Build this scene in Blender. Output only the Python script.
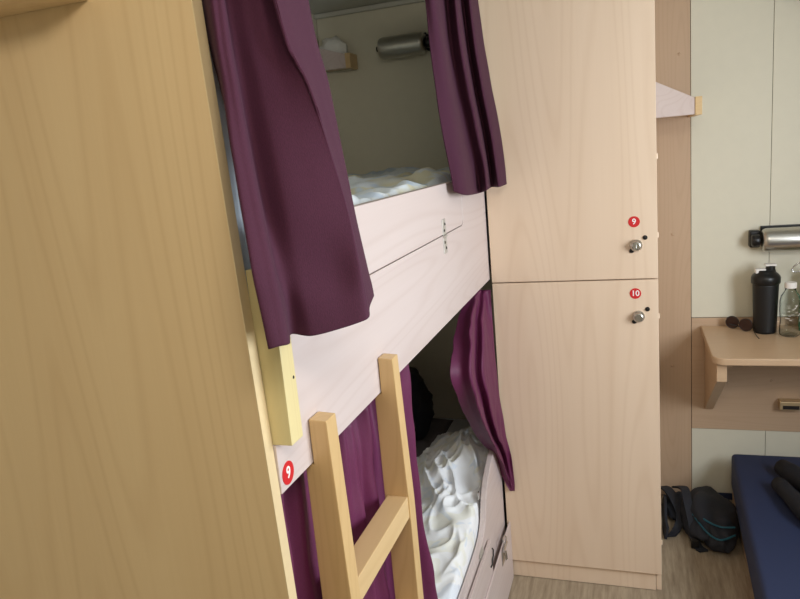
import bpy, bmesh, math, random
from mathutils import Vector, Matrix, noise

S = bpy.context.scene
COL = S.collection
for _o in list(bpy.data.objects):
    bpy.data.objects.remove(_o)

# ---------------------------------------------------------------- camera
RM = [[0.9474268031568186, -0.01969247396861748, -0.31936602688615207],
      [0.30744967161126135, -0.22047377766860188, 0.9256705746574554],
      [-0.08864057810155933, -0.9751940934139887, -0.2028283217016059]]
cd = bpy.data.cameras.new('camera')
cam = bpy.data.objects.new('camera', cd)
COL.objects.link(cam)
m = Matrix.Identity(4)
for i in range(3):
    m[i][0] = RM[i][0]
    m[i][1] = -RM[i][1]
    m[i][2] = -RM[i][2]
m[2][3] = 1.62
cam.matrix_world = m
cd.sensor_width = 36.0
cd.lens = 36.0 * 686.46 / 800.0
cd.clip_start = 0.02
S.camera = cam

# ---------------------------------------------------------------- world, lights, exposure
S.view_settings.view_transform = 'Standard'
S.view_settings.look = 'None'
S.view_settings.exposure = 0.0
S.view_settings.gamma = 1.0
S.view_settings.use_curve_mapping = False
w = bpy.data.worlds.new('world')
S.world = w
w.use_nodes = True
w.node_tree.nodes['Background'].inputs[0].default_value = (0.75, 0.85, 1.0, 1)
w.node_tree.nodes['Background'].inputs[1].default_value = 0.3


def area_light(name, loc, target, sx, sy, power, col):
    ld = bpy.data.lights.new(name, 'AREA')
    ld.shape = 'RECTANGLE'
    ld.size = sx
    ld.size_y = sy
    ld.energy = power
    ld.color = col
    o = bpy.data.objects.new(name, ld)
    COL.objects.link(o)
    o.location = loc
    d = Vector(target) - Vector(loc)
    o.rotation_euler = d.to_track_quat('-Z', 'Y').to_euler()
    return o


# daylight through the cabin window in the right-hand wall
area_light('window_daylight', (1.31, 1.22, 1.47), (0.0, 1.32, 1.25), 0.95, 0.85, 39.0, (0.86, 0.93, 1.0))
# warm ceiling lamp behind the camera
area_light('ceiling_lamp_light', (0.25, 0.0, 2.24), (0.0, 0.7, 1.2), 0.7, 0.35, 14.5, (1.0, 0.91, 0.78))

random.seed(4)

# ---------------------------------------------------------------- helpers


def srgb(r, g, b):
    f = lambda c: ((c / 255.0) / 12.92) if c / 255.0 <= 0.04045 else (((c / 255.0) + 0.055) / 1.055) ** 2.4
    return (f(r), f(g), f(b), 1.0)


def new_mat(name):
    mt = bpy.data.materials.new(name)
    mt.use_nodes = True
    nt = mt.node_tree
    return mt, nt, nt.nodes['Principled BSDF']


def N(nt, typ, **kw):
    n = nt.nodes.new(typ)
    for k, v in kw.items():
        setattr(n, k, v)
    return n


def wood(name, light, dark, axis='Z', rough=0.45, freq=1.0, contrast=1.0, offset=0.0):
    mt, nt, b = new_mat(name)
    tc = N(nt, 'ShaderNodeTexCoord')
    mp = N(nt, 'ShaderNodeMapping')
    sc = {'X': (0.55, 7, 7), 'Y': (7, 0.55, 7), 'Z': (7, 7, 0.55)}[axis]
    mp.inputs['Scale'].default_value = [s * freq for s in sc]
    mp.inputs['Location'].default_value = (offset, offset * 1.7, offset * 0.6)
    nt.links.new(tc.outputs['Object'], mp.inputs['Vector'])
    # broad cathedral figure: isolines of a smooth stretched noise
    n1 = N(nt, 'ShaderNodeTexNoise')
    n1.inputs['Scale'].default_value = 1.1
    n1.inputs['Detail'].default_value = 1.0
    n1.inputs['Roughness'].default_value = 0.4
    nt.links.new(mp.outputs[0], n1.inputs['Vector'])
    mul = N(nt, 'ShaderNodeMath', operation='MULTIPLY')
    mul.inputs[1].default_value = 22.0
    nt.links.new(n1.outputs['Fac'], mul.inputs[0])
    fr = N(nt, 'ShaderNodeMath', operation='PINGPONG')
    fr.inputs[1].default_value = 0.5
    nt.links.new(mul.outputs[0], fr.inputs[0])
    # fine fibres
    mp2 = N(nt, 'ShaderNodeMapping')
    sc2 = {'X': (3, 160, 160), 'Y': (160, 3, 160), 'Z': (160, 160, 3)}[axis]
    mp2.inputs['Scale'].default_value = sc2
    nt.links.new(tc.outputs['Object'], mp2.inputs['Vector'])
    n2 = N(nt, 'ShaderNodeTexNoise')
    n2.inputs['Scale'].default_value = 1.0
    n2.inputs['Detail'].default_value = 3.0
    nt.links.new(mp2.outputs[0], n2.inputs['Vector'])
    # broad tone bands
    mp3 = N(nt, 'ShaderNodeMapping')
    sc3 = {'X': (0.5, 9, 9), 'Y': (9, 0.5, 9), 'Z': (9, 9, 0.5)}[axis]
    mp3.inputs['Scale'].default_value = sc3
    mp3.inputs['Location'].default_value = (3.1 + offset, 1.0, 2.0)
    nt.links.new(tc.outputs['Object'], mp3.inputs['Vector'])
    n3 = N(nt, 'ShaderNodeTexNoise')
    n3.inputs['Scale'].default_value = 1.0
    n3.inputs['Detail'].default_value = 2.0
    nt.links.new(mp3.outputs[0], n3.inputs['Vector'])
    pw = N(nt, 'ShaderNodeMapRange')
    pw.inputs['From Min'].default_value = 0.5
    pw.inputs['From Max'].default_value = 0.28
    pw.inputs['To Min'].default_value = 1.0
    pw.inputs['To Max'].default_value = 0.0
    nt.links.new(fr.outputs[0], pw.inputs['Value'])
    a = N(nt, 'ShaderNodeMath', operation='MULTIPLY')
    a.inputs[1].default_value = 0.18 * contrast
    nt.links.new(pw.outputs[0], a.inputs[0])
    a2 = N(nt, 'ShaderNodeMath', operation='MULTIPLY_ADD')
    a2.inputs[1].default_value = 0.14 * contrast
    nt.links.new(n2.outputs['Fac'], a2.inputs[0])
    nt.links.new(a.outputs[0], a2.inputs[2])
    a3 = N(nt, 'ShaderNodeMath', operation='MULTIPLY_ADD')
    a3.inputs[1].default_value = 0.55 * contrast
    nt.links.new(n3.outputs['Fac'], a3.inputs[0])
    nt.links.new(a2.outputs[0], a3.inputs[2])
    mix = N(nt, 'ShaderNodeMix', data_type='RGBA')
    mix.inputs['A'].default_value = light
    mix.inputs['B'].default_value = dark
    nt.links.new(a3.outputs[0], mix.inputs['Factor'])
    nt.links.new(mix.outputs['Result'], b.inputs['Base Color'])
    b.inputs['Roughness'].default_value = rough
    return mt


def plain(name, col, rough=0.5, metal=0.0, noise_amt=0.0, nscale=30.0, bump=0.0):
    mt, nt, b = new_mat(name)
    b.inputs['Base Color'].default_value = col
    b.inputs['Roughness'].default_value = rough
    b.inputs['Metallic'].default_value = metal
    tc = N(nt, 'ShaderNodeTexCoord')
    n = N(nt, 'ShaderNodeTexNoise')
    n.inputs['Scale'].default_value = nscale
    n.inputs['Detail'].default_value = 4.0
    nt.links.new(tc.outputs['Object'], n.inputs['Vector'])
    if noise_amt:
        mix = N(nt, 'ShaderNodeMix', data_type='RGBA')
        mix.inputs['A'].default_value = [c * (1 - noise_amt) for c in col[:3]] + [1]
        mix.inputs['B'].default_value = [min(1, c * (1 + noise_amt)) for c in col[:3]] + [1]
        nt.links.new(n.outputs['Fac'], mix.inputs['Factor'])
        nt.links.new(mix.outputs['Result'], b.inputs['Base Color'])
    if bump:
        bp = N(nt, 'ShaderNodeBump')
        bp.inputs['Strength'].default_value = bump
        bp.inputs['Distance'].default_value = 0.002
        nt.links.new(n.outputs['Fac'], bp.inputs['Height'])
        nt.links.new(bp.outputs[0], b.inputs['Normal'])
    return mt


def cloth(name, c1, c2, rough=0.8, sheen=0.3, weave=900.0):
    mt, nt, b = new_mat(name)
    tc = N(nt, 'ShaderNodeTexCoord')
    mp = N(nt, 'ShaderNodeMapping')
    mp.inputs['Scale'].default_value = (1, 1, 0.35)
    nt.links.new(tc.outputs['Object'], mp.inputs['Vector'])
    n = N(nt, 'ShaderNodeTexNoise')
    n.inputs['Scale'].default_value = weave
    n.inputs['Detail'].default_value = 2.0
    nt.links.new(mp.outputs[0], n.inputs['Vector'])
    mix = N(nt, 'ShaderNodeMix', data_type='RGBA')
    mix.inputs['A'].default_value = c1
    mix.inputs['B'].default_value = c2
    nt.links.new(n.outputs['Fac'], mix.inputs['Factor'])
    nt.links.new(mix.outputs['Result'], b.inputs['Base Color'])
    b.inputs['Roughness'].default_value = rough
    b.inputs['Sheen Weight'].default_value = sheen
    b.inputs['Sheen Tint'].default_value = c2
    bp = N(nt, 'ShaderNodeBump')
    bp.inputs['Strength'].default_value = 0.25
    bp.inputs['Distance'].default_value = 0.001
    nt.links.new(n.outputs['Fac'], bp.inputs['Height'])
    nt.links.new(bp.outputs[0], b.inputs['Normal'])
    return mt


def print_cloth(name, base, pa, pb, scale=9.0, amt=0.75):
    """white cotton with a loose pale print"""
    mt, nt, b = new_mat(name)
    tc = N(nt, 'ShaderNodeTexCoord')
    out = None
    prev = None
    for k, (pc, th) in enumerate(((pa, 0.52), (pb, 0.56))):
        mp = N(nt, 'ShaderNodeMapping')
        mp.inputs['Location'].default_value = (k * 3.7, k * 1.3, k * 2.2)
        nt.links.new(tc.outputs['Object'], mp.inputs['Vector'])
        n = N(nt, 'ShaderNodeTexNoise')
        n.inputs['Scale'].default_value = scale * (1 + 0.4 * k)
        n.inputs['Detail'].default_value = 1.5
        n.inputs['Distortion'].default_value = 1.2
        nt.links.new(mp.outputs[0], n.inputs['Vector'])
        r = N(nt, 'ShaderNodeMapRange')
        r.inputs['From Min'].default_value = th
        r.inputs['From Max'].default_value = th + 0.06
        r.inputs['To Max'].default_value = amt
        nt.links.new(n.outputs['Fac'], r.inputs['Value'])
        mix = N(nt, 'ShaderNodeMix', data_type='RGBA')
        if prev is None:
            mix.inputs['A'].default_value = base
        else:
            nt.links.new(prev, mix.inputs['A'])
        mix.inputs['B'].default_value = pc
        nt.links.new(r.outputs[0], mix.inputs['Factor'])
        prev = mix.outputs['Result']
    nt.links.new(prev, b.inputs['Base Color'])
    b.inputs['Roughness'].default_value = 0.85
    return mt


M = {}
M['panel'] = wood('bunk_panel_beech', srgb(228, 202, 158), srgb(196, 162, 116), 'Z', 0.35, 0.6, 1.0)
M['edge'] = plain('beech_edge_band', srgb(222, 200, 158), 0.4, 0, 0.04, 60)
M['board'] = wood('bunk_board_maple', srgb(218, 205, 202), srgb(192, 172, 165), 'Y', 0.42, 0.7, 1.0, 2.0)
M['locker'] = wood('locker_maple', srgb(236, 213, 188), srgb(212, 182, 152), 'Z', 0.42, 0.6, 1.0, 5.0)
M['wallwood'] = wood('wall_strip_maple', srgb(206, 178, 150), srgb(178, 146, 116), 'Z', 0.5, 0.9, 0.8, 1.0)
M['wallwood_h'] = wood('wall_band_maple', srgb(206, 178, 150), srgb(178, 146, 116), 'X', 0.5, 0.9, 0.8, 1.0)
M['tablewood'] = wood('table_maple', srgb(205, 175, 142), srgb(178, 144, 112), 'X', 0.35, 0.9, 0.7, 3.0)
M['ladder'] = wood('ladder_beech', srgb(220, 188, 136), srgb(184, 146, 94), 'Z', 0.38, 1.3, 0.8, 7.0)
M['ladder_y'] = wood('ladder_rung_beech', srgb(222, 192, 144), srgb(190, 154, 104), 'Y', 0.38, 1.3, 0.8, 4.0)
M['pine'] = wood('yellow_pine', srgb(230, 216, 164), srgb(202, 178, 120), 'Z', 0.4, 1.2, 0.8, 6.0)
M['cream'] = plain('cream_wall_laminate', srgb(224, 219, 200), 0.55, 0, 0.03, 22)
M['white'] = plain('ceiling_paint', srgb(205, 205, 196), 0.6, 0, 0.02, 12)
M['dark'] = plain('dark_joint', srgb(40, 34, 30), 0.8)
M['chrome'] = plain('chrome', srgb(205, 205, 205), 0.18, 1.0)
M['nickel'] = plain('satin_nickel', srgb(190, 188, 182), 0.3, 1.0, 0.05, 80)
M['black'] = plain('black_plastic', srgb(13, 13, 15), 0.35)
M['blacksoft'] = plain('black_matte_plastic', srgb(14, 14, 16), 0.5)
M['red'] = plain('red_sticker', srgb(205, 38, 42), 0.4)
M['hinge'] = plain('bright_nickel_hinge', srgb(196, 192, 184), 0.5, 0.5, 0.12, 300)
M['pillowcase'] = plain('pale_blue_pillowcase', srgb(214, 228, 242), 0.85, 0, 0.03, 8)
M['paper'] = plain('white_print', srgb(240, 236, 232), 0.6)
M['velvet'] = cloth('plum_curtain_cloth', srgb(54, 16, 34), srgb(78, 28, 57), 0.9, 0.06)
M['satin'] = cloth('magenta_curtain_cloth', srgb(80, 20, 54), srgb(112, 38, 84), 0.6, 0.05)
M['bed'] = print_cloth('printed_bed_linen', srgb(247, 249, 251), srgb(234, 232, 208), srgb(208, 222, 240), 9.0, 0.45)
M['bed_up'] = print_cloth('upper_bed_linen', srgb(226, 234, 240), srgb(222, 214, 170), srgb(196, 214, 236), 5.0, 0.7)
M['sheet'] = plain('white_bed_sheet', srgb(215, 222, 228), 0.85, 0, 0.03, 15)
M['grey'] = plain('grey_blanket', srgb(112, 108, 110), 0.9, 0, 0.15, 40)
M['navy'] = cloth('navy_mattress_cloth', srgb(26, 36, 66), srgb(42, 54, 88), 0.75, 0.15, 500)
M['bagcloth'] = cloth('dark_pack_cloth', srgb(24, 26, 34), srgb(44, 48, 58), 0.75, 0.1, 400)
M['jacket'] = cloth('black_jacket_cloth', srgb(14, 15, 20), srgb(30, 32, 40), 0.8, 0.1, 400)
M['teal'] = plain('teal_webbing', srgb(26, 92, 112), 0.6)
M['tissue'] = plain('white_tissue', srgb(235, 235, 230), 0.8, 0, 0.03, 30)
M['lens'] = plain('brown_lens', srgb(48, 26, 20), 0.08)
M['brass'] = plain('brushed_brass', srgb(205, 180, 140), 0.4, 0.4)
mt, nt, b = new_mat('clear_plastic')
b.inputs['Base Color'].default_value = srgb(246, 250, 249)
b.inputs['Roughness'].default_value = 0.05
b.inputs['Transmission Weight'].default_value = 1.0
b.inputs['IOR'].default_value = 1.2
M['clear'] = mt
mt, nt, b = new_mat('green_plastic')
b.inputs['Base Color'].default_value = srgb(40, 120, 80)
b.inputs['Roughness'].default_value = 0.2
M['green'] = mt

# vinyl floor
mt, nt, b = new_mat('vinyl_floor')
tc = N(nt, 'ShaderNodeTexCoord')
mp = N(nt, 'ShaderNodeMapping')
mp.inputs['Scale'].default_value = (26, 2.2, 1)
nt.links.new(tc.outputs['Object'], mp.inputs['Vector'])
n = N(nt, 'ShaderNodeTexNoise')
n.inputs['Scale'].default_value = 2.2
n.inputs['Detail'].default_value = 6
n.inputs['Roughness'].default_value = 0.7
nt.links.new(mp.outputs[0], n.inputs['Vector'])
rp = N(nt, 'ShaderNodeValToRGB')
rp.color_ramp.elements[0].position = 0.3
rp.color_ramp.elements[0].color = srgb(134, 118, 98)
rp.color_ramp.elements[1].position = 0.7
rp.color_ramp.elements[1].color = srgb(184, 168, 144)
nt.links.new(n.outputs['Fac'], rp.inputs['Fac'])
nt.links.new(rp.outputs['Color'], b.inputs['Base Color'])
b.inputs['Roughness'].default_value = 0.45
M['floor'] = mt


def root_of(p):
    while p.parent:
        p = p.parent
    return p


def thing(name, label, cat, loc, group=None):
    o = bpy.data.objects.new(name, None)
    o.empty_display_size = 0.05
    COL.objects.link(o)
    o.location = loc
    o['label'] = label
    o['category'] = cat
    if group:
        o['group'] = group
    return o


def obj(name, bm, mat, parent=None, label=None, smooth=False, base=None):
    """link a bmesh written in world coordinates as one mesh object"""
    if parent is not None:
        off = Vector(root_of(parent).location)
    elif base is not None:
        off = Vector(base)
    else:
        off = Vector((0, 0, 0))
    bm.normal_update()
    if off.length > 0:
        bmesh.ops.translate(bm, verts=bm.verts, vec=-off)
    me = bpy.data.meshes.new(name)
    bm.to_mesh(me)
    bm.free()
    mats = mat if isinstance(mat, (list, tuple)) else [mat]
    for x in mats:
        me.materials.append(M[x])
    if smooth:
        for p in me.polygons:
            p.use_smooth = True
    o = bpy.data.objects.new(name, me)
    COL.objects.link(o)
    if parent is not None:
        o.parent = parent
    else:
        o.location = off
    if label:
        o['label'] = label
    return o


def struct(name, bm, mat, **kw):
    o = obj(name, bm, mat, **kw)
    o['kind'] = 'structure'
    return o


def box(x0, x1, y0, y1, z0, z1, bev=0.0, bm=None, seg=2, mi=0):
    out = bm or bmesh.new()
    t = bmesh.new()
    bmesh.ops.create_cube(t, size=1.0)
    for v in t.verts:
        v.co = Vector(((x0 + x1) / 2 + v.co.x * (x1 - x0), (y0 + y1) / 2 + v.co.y * (y1 - y0), (z0 + z1) / 2 + v.co.z * (z1 - z0)))
    if bev > 0:
        bmesh.ops.bevel(t, geom=list(t.edges), offset=bev, segments=seg, profile=0.6, affect='EDGES')
    merge(out, t, mi)
    return out


def merge(out, t, mi=0):
    vm = {}
    for v in t.verts:
        vm[v] = out.verts.new(v.co)
    for f in t.faces:
        try:
            nf = out.faces.new([vm[v] for v in f.verts])
            nf.material_index = mi
        except ValueError:
            pass
    t.free()


def prism(pts, axis, a0, a1, bev=0.0, bm=None, seg=2):
    """pts = 2-D outline in the plane normal to axis"""
    out = bm or bmesh.new()
    t = bmesh.new()

    def mk(p, a):
        return {'X': (a, p[0], p[1]), 'Y': (p[0], a, p[1]), 'Z': (p[0], p[1], a)}[axis]
    v0 = [t.verts.new(mk(p, a0)) for p in pts]
    v1 = [t.verts.new(mk(p, a1)) for p in pts]
    t.faces.new(v0)
    t.faces.new(list(reversed(v1)))
    for i in range(len(pts)):
        j = (i + 1) % len(pts)
        t.faces.new([v0[j], v0[i], v1[i], v1[j]])
    bmesh.ops.recalc_face_normals(t, faces=t.faces)
    if bev > 0:
        bmesh.ops.bevel(t, geom=list(t.edges), offset=bev, segments=seg, profile=0.6, affect='EDGES')
    merge(out, t)
    return out


def lathe(prof, origin, axis='Z', seg=32, bm=None, mi=0):
    """prof = [(r, h)], turned about axis through origin"""
    out = bm or bmesh.new()
    t = bmesh.new()
    rings = []
    for r, h in prof:
        ring = []
        if r < 1e-6:
            ring = [t.verts.new((0, 0, h))]
        else:
            for k in range(seg):
                a = 2 * math.pi * k / seg
                ring.append(t.verts.new((r * math.cos(a), r * math.sin(a), h)))
        rings.append(ring)
    for A, B in zip(rings[:-1], rings[1:]):
        for k in range(seg):
            j = (k + 1) % seg
            if len(A) == 1 and len(B) == 1:
                continue
            if len(A) == 1:
                t.faces.new([A[0], B[k], B[j]])
            elif len(B) == 1:
                t.faces.new([A[k], A[j], B[0]])
            else:
                t.faces.new([A[k], A[j], B[j], B[k]])
    bmesh.ops.recalc_face_normals(t, faces=t.faces)
    rot = {'Z': Matrix.Identity(3), 'X': Matrix(((0, 0, 1), (0, 1, 0), (-1, 0, 0))),
           'Y': Matrix(((1, 0, 0), (0, 0, 1), (0, -1, 0)))}[axis]
    for v in t.verts:
        v.co = rot @ v.co + Vector(origin)
    merge(out, t, mi)
    return out


def tube(pts, r, seg=8, bm=None, closed=False):
    out = bm or bmesh.new()
    t = bmesh.new()
    P = [Vector(p) for p in pts]
    rings = []
    n = len(P)
    for i, p in enumerate(P):
        a = P[(i - 1) % n] if (closed or i > 0) else p
        c = P[(i + 1) % n] if (closed or i < n - 1) else p
        d = (c - a).normalized()
        up = Vector((0, 0, 1)) if abs(d.z) < 0.9 else Vector((1, 0, 0))
        s = d.cross(up).normalized()
        u = s.cross(d)
        rr = r[i] if isinstance(r, (list, tuple)) else r
        rings.append([t.verts.new(p + rr * (math.cos(2 * math.pi * k / seg) * s + math.sin(2 * math.pi * k / seg) * u)) for k in range(seg)])
    rng = range(n) if closed else range(n - 1)
    for i in rng:
        A, B = rings[i], rings[(i + 1) % n]
        for k in range(seg):
            j = (k + 1) % seg
            t.faces.new([A[k], A[j], B[j], B[k]])
    if not closed:
        t.faces.new(rings[0])
        t.faces.new(list(reversed(rings[-1])))
    bmesh.ops.recalc_face_normals(t, faces=t.faces)
    merge(out, t)
    return out


def cr(p0, p1, p2, p3, t):
    return 0.5 * ((2 * p1) + (p2 - p0) * t + (2 * p0 - 5 * p1 + 4 * p2 - p3) * t * t + (3 * p1 - p0 - 3 * p2 + p3) * t ** 3)


def cr_line(P, n):
    """Catmull-Rom resample, n steps per span"""
    out = []
    for i in range(len(P) - 1):
        a = P[max(i - 1, 0)]
        d = P[min(i + 2, len(P) - 1)]
        for k in range(n):
            out.append(cr(a, P[i], P[i + 1], d, k / n))
    out.append(P[-1])
    return out


def ribbon(pts, wdir, width, thick, bm=None, n=5):
    """flat strap following pts, width along wdir"""
    out = bm or bmesh.new()
    P = cr_line([Vector(p) for p in pts], n)
    W = Vector(wdir).normalized() * width / 2
    t = bmesh.new()
    rings = []
    for i, p in enumerate(P):
        d = (P[min(i + 1, len(P) - 1)] - P[max(i - 1, 0)]).normalized()
        nn = d.cross(W).normalized() * thick / 2
        rings.append([t.verts.new(p + W + nn), t.verts.new(p - W + nn), t.verts.new(p - W - nn), t.verts.new(p + W - nn)])
    for A, B in zip(rings[:-1], rings[1:]):
        for k in range(4):
            j = (k + 1) % 4
            t.faces.new([A[k], A[j], B[j], B[k]])
    t.faces.new(rings[0])
    t.faces.new(list(reversed(rings[-1])))
    bmesh.ops.recalc_face_normals(t, faces=t.faces)
    merge(out, t)
    return out


def sheet(cols, nu=6, nv=6, thick=0.0025, ripple=0.0015):
    """cloth surface through columns of world points, with real thickness"""
    C = [cr_line([Vector(p) for p in c], nv) for c in cols]
    nrow = len(C[0])
    rows = []
    for j in range(nrow):
        rows.append(cr_line([c[j] for c in C], nu))
    t = bmesh.new()
    nc = len(rows[0])
    pos = []
    for j in range(nrow):
        r = []
        for i in range(nc):
            p = rows[j][i].copy()
            p.x += ripple * noise.noise(Vector((p.y * 30, p.z * 9, 1.3)))
            r.append(p)
        pos.append(r)
    nor = []
    for j in range(nrow):
        r = []
        for i in range(nc):
            du = pos[j][min(i + 1, nc - 1)] - pos[j][max(i - 1, 0)]
            dv = pos[min(j + 1, nrow - 1)][i] - pos[max(j - 1, 0)][i]
            r.append(du.cross(dv).normalized())
        nor.append(r)
    F = [[t.verts.new(pos[j][i]) for i in range(nc)] for j in range(nrow)]
    B = [[t.verts.new(pos[j][i] + nor[j][i] * thick) for i in range(nc)] for j in range(nrow)]
    for j in range(nrow - 1):
        for i in range(nc - 1):
            t.faces.new([F[j][i], F[j][i + 1], F[j + 1][i + 1], F[j + 1][i]])
            t.faces.new([B[j][i], B[j + 1][i], B[j + 1][i + 1], B[j][i + 1]])
    for i in range(nc - 1):
        t.faces.new([F[0][i], B[0][i], B[0][i + 1], F[0][i + 1]])
        t.faces.new([F[-1][i], F[-1][i + 1], B[-1][i + 1], B[-1][i]])
    for j in range(nrow - 1):
        t.faces.new([F[j][0], F[j + 1][0], B[j + 1][0], B[j][0]])
        t.faces.new([F[j][-1], B[j][-1], B[j + 1][-1], F[j + 1][-1]])
    bmesh.ops.recalc_face_normals(t, faces=t.faces)
    return t


def slab(x0, x1, y0, y1, zb, zf, nx=40, ny=60, ku=12):
    """soft thing with a bumpy top: zf(x, y, u, v) gives the top height; closed below"""
    t = bmesh.new()
    T = []
    for j in range(ny + 1):
        r = []
        for i in range(nx + 1):
            u, v = i / nx, j / ny
            x = x0 + (x1 - x0) * u
            y = y0 + (y1 - y0) * v
            e = min(1.0, min(u, 1 - u) * ku, min(v, 1 - v) * 14)
            e = math.sqrt(max(0.0, 1 - (1 - e) ** 2))
            z = zb + (zf(x, y, u, v) - zb) * e
            r.append(t.verts.new((x, y, z)))
        T.append(r)
    for j in range(ny):
        for i in range(nx):
            t.faces.new([T[j][i], T[j][i + 1], T[j + 1][i + 1], T[j + 1][i]])
    ring = [T[0][i] for i in range(nx + 1)] + [T[j][nx] for j in range(1, ny + 1)] + \
           [T[ny][i] for i in range(nx - 1, -1, -1)] + [T[j][0] for j in range(ny - 1, 0, -1)]
    t.faces.new(list(reversed(ring)))
    return t


def text_bm(s, size, depth=0.0006):
    cu = bpy.data.curves.new('txt', 'FONT')
    cu.body = s
    cu.size = size
    cu.align_x = 'CENTER'
    cu.align_y = 'CENTER'
    cu.extrude = depth / 2
    cu.offset = size * 0.018
    o = bpy.data.objects.new('txt', cu)
    COL.objects.link(o)
    dg = bpy.context.evaluated_depsgraph_get()
    me = bpy.data.meshes.new_from_object(o.evaluated_get(dg))
    bm = bmesh.new()
    bm.from_mesh(me)
    bpy.data.objects.remove(o)
    return bm


def sticker(s, c, facing, d, parent, label):
    """round number sticker; facing '-Y' or '+X'"""
    if facing == '-Y':
        bm = lathe([(0, 0), (d / 2, 0), (d / 2, -0.0008), (0, -0.0008)], c, 'Y', 32)
        R = Matrix(((1, 0, 0), (0, 0, -1), (0, 1, 0)))
        off = Vector((0, -0.0011, 0))
    else:
        bm = lathe([(0, 0), (d / 2, 0), (d / 2, 0.0008), (0, 0.0008)], c, 'X', 32)
        R = Matrix(((0, 0, 1), (1, 0, 0), (0, 1, 0)))
        off = Vector((0.0011, 0, 0))
    t = text_bm(s, d * 0.72)
    for v in t.verts:
        v.co = R @ v.co + Vector(c) + off
    merge(bm, t, 1)
    return obj('number_sticker', bm, ['red', 'paper'], parent, label)


def copy_tree(o, parent=None):
    c = o.copy()
    COL.objects.link(c)
    if parent is not None:
        c.parent = parent
    for ch in list(o.children):
        copy_tree(ch, c)
    return c


def fbm(x, y, z=0.0):
    return noise.noise(Vector((x, y, z))) + 0.5 * noise.noise(Vector((x * 2.1, y * 2.1, z + 5))) + 0.25 * noise.noise(Vector((x * 4.3, y * 4.3, z + 9)))

# ================================================================ the room
YW = 3.088
XR = 1.34
XL = -1.35
ZC = 2.29
struct('floor', box(XL - 0.05, XR + 0.05, -1.2, YW + 0.1, -0.05, 0.0), 'floor')
struct('ceiling', box(XL - 0.05, XR + 0.05, -1.2, YW + 0.1, ZC, ZC + 0.05), 'white')
struct('wall_left', box(XL - 0.05, XL, -1.2, YW + 0.1, 0, ZC), 'cream')
wb = struct('wall_back', box(XL, XR, YW + 0.006, YW + 0.1, 0, ZC), 'dark')
struct('wall_near', box(XL, XR, -1.2, -1.15, 0, ZC), 'cream')
# right-hand wall with the window opening
bm = box(XR, XR + 0.05, -1.2, 0.75, 0, ZC)
box(XR, XR + 0.05, 1.75, YW + 0.1, 0, ZC, bm=bm)
box(XR, XR + 0.05, 0.75, 1.75, 0, 1.08, bm=bm)
box(XR, XR + 0.05, 0.75, 1.75, 1.92, ZC, bm=bm)
struct('wall_right', bm, 'cream')
bm = box(XR - 0.015, XR + 0.03, 0.72, 0.76, 1.05, 1.95, 0.004)
box(XR - 0.015, XR + 0.03, 1.74, 1.78, 1.05, 1.95, 0.004, bm=bm)
box(XR - 0.015, XR + 0.03, 0.76, 1.74, 1.05, 1.09, 0.004, bm=bm)
box(XR - 0.015, XR + 0.03, 0.76, 1.74, 1.91, 1.95, 0.004, bm=bm)
struct('window_1', bm, 'nickel')


def wall_piece(nm, x0, x1, z0, z1, mat, proud=0.0):
    return obj(nm, box(x0, x1, YW - proud, YW + 0.0055, z0, z1, 0.0012), mat, wb)


wall_piece('wall_panel', XL + 0.002, -0.50, 0.005, ZC - 0.002, 'cream')
wall_piece('wood_strip', -0.497, 0.2405, 0.004, ZC - 0.002, 'wallwood', 0.003)
wall_piece('wall_panel', 0.2425, 0.5342, 0.838, ZC - 0.002, 'cream')
wall_piece('wall_panel', 0.5358, 1.05, 0.838, ZC - 0.002, 'cream')
wall_piece('wall_panel', 1.053, XR - 0.002, 0.838, ZC - 0.002, 'cream')
wall_piece('wood_band', 0.2425, XR - 0.002, 0.334, 0.836, 'wallwood_h', 0.003)
wall_piece('wall_panel', 0.2425, 0.5342, 0.03, 0.332, 'cream')
wall_piece('wall_panel', 0.5358, XR - 0.002, 0.03, 0.332, 'cream')
struct('baseboard_back', box(0.245, XR - 0.002, YW - 0.006, YW + 0.004, 0.001, 0.03, 0.001), 'navy')
for (x, z) in ((0.17, 1.20), (0.165, 0.62), (0.385, 0.55), (0.552, 0.56), (0.20, 1.92), (0.20, 0.05)):
    obj('screw_cap', lathe([(0, -0.0045), (0.004, -0.0035), (0.006, -0.001), (0.006, 0.0)], (x, YW - 0.003, z), 'Y', 16), 'wallwood', wb)
# moulding under the ceiling over the bunk end
struct('trim_1', box(XL, -0.5, YW - 0.022, YW - 0.001, ZC - 0.022, ZC - 0.001, 0.006), 'white')

# ================================================================ bunk bed
XB = -0.471
bunk = thing('bunk_bed', 'built-in two-tier maple and beech bunk bed filling the left side behind a tall end panel', 'bunk bed', (-0.9, 1.9, 0))
lean = lambda z: -0.469 - 0.026 * (z - 1.0)      # the panel leans slightly away from the aisle
obj('end_panel', prism([(XL + 0.002, 0.002), (lean(0.002) - 0.0012, 0.002), (lean(ZC - 0.002) - 0.0012, ZC - 0.002), (XL + 0.002, ZC - 0.002)], 'Y', 0.762, 0.782), 'panel', bunk, 'tall golden beech end panel')
bm = prism([(lean(0.002) - 0.0012, 0.002), (lean(0.002), 0.002), (lean(ZC - 0.002), ZC - 0.002), (lean(ZC - 0.002) - 0.0012, ZC - 0.002)], 'Y', 0.7615, 0.7825)
obj('edge_band', bm, 'edge', bunk)
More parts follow.
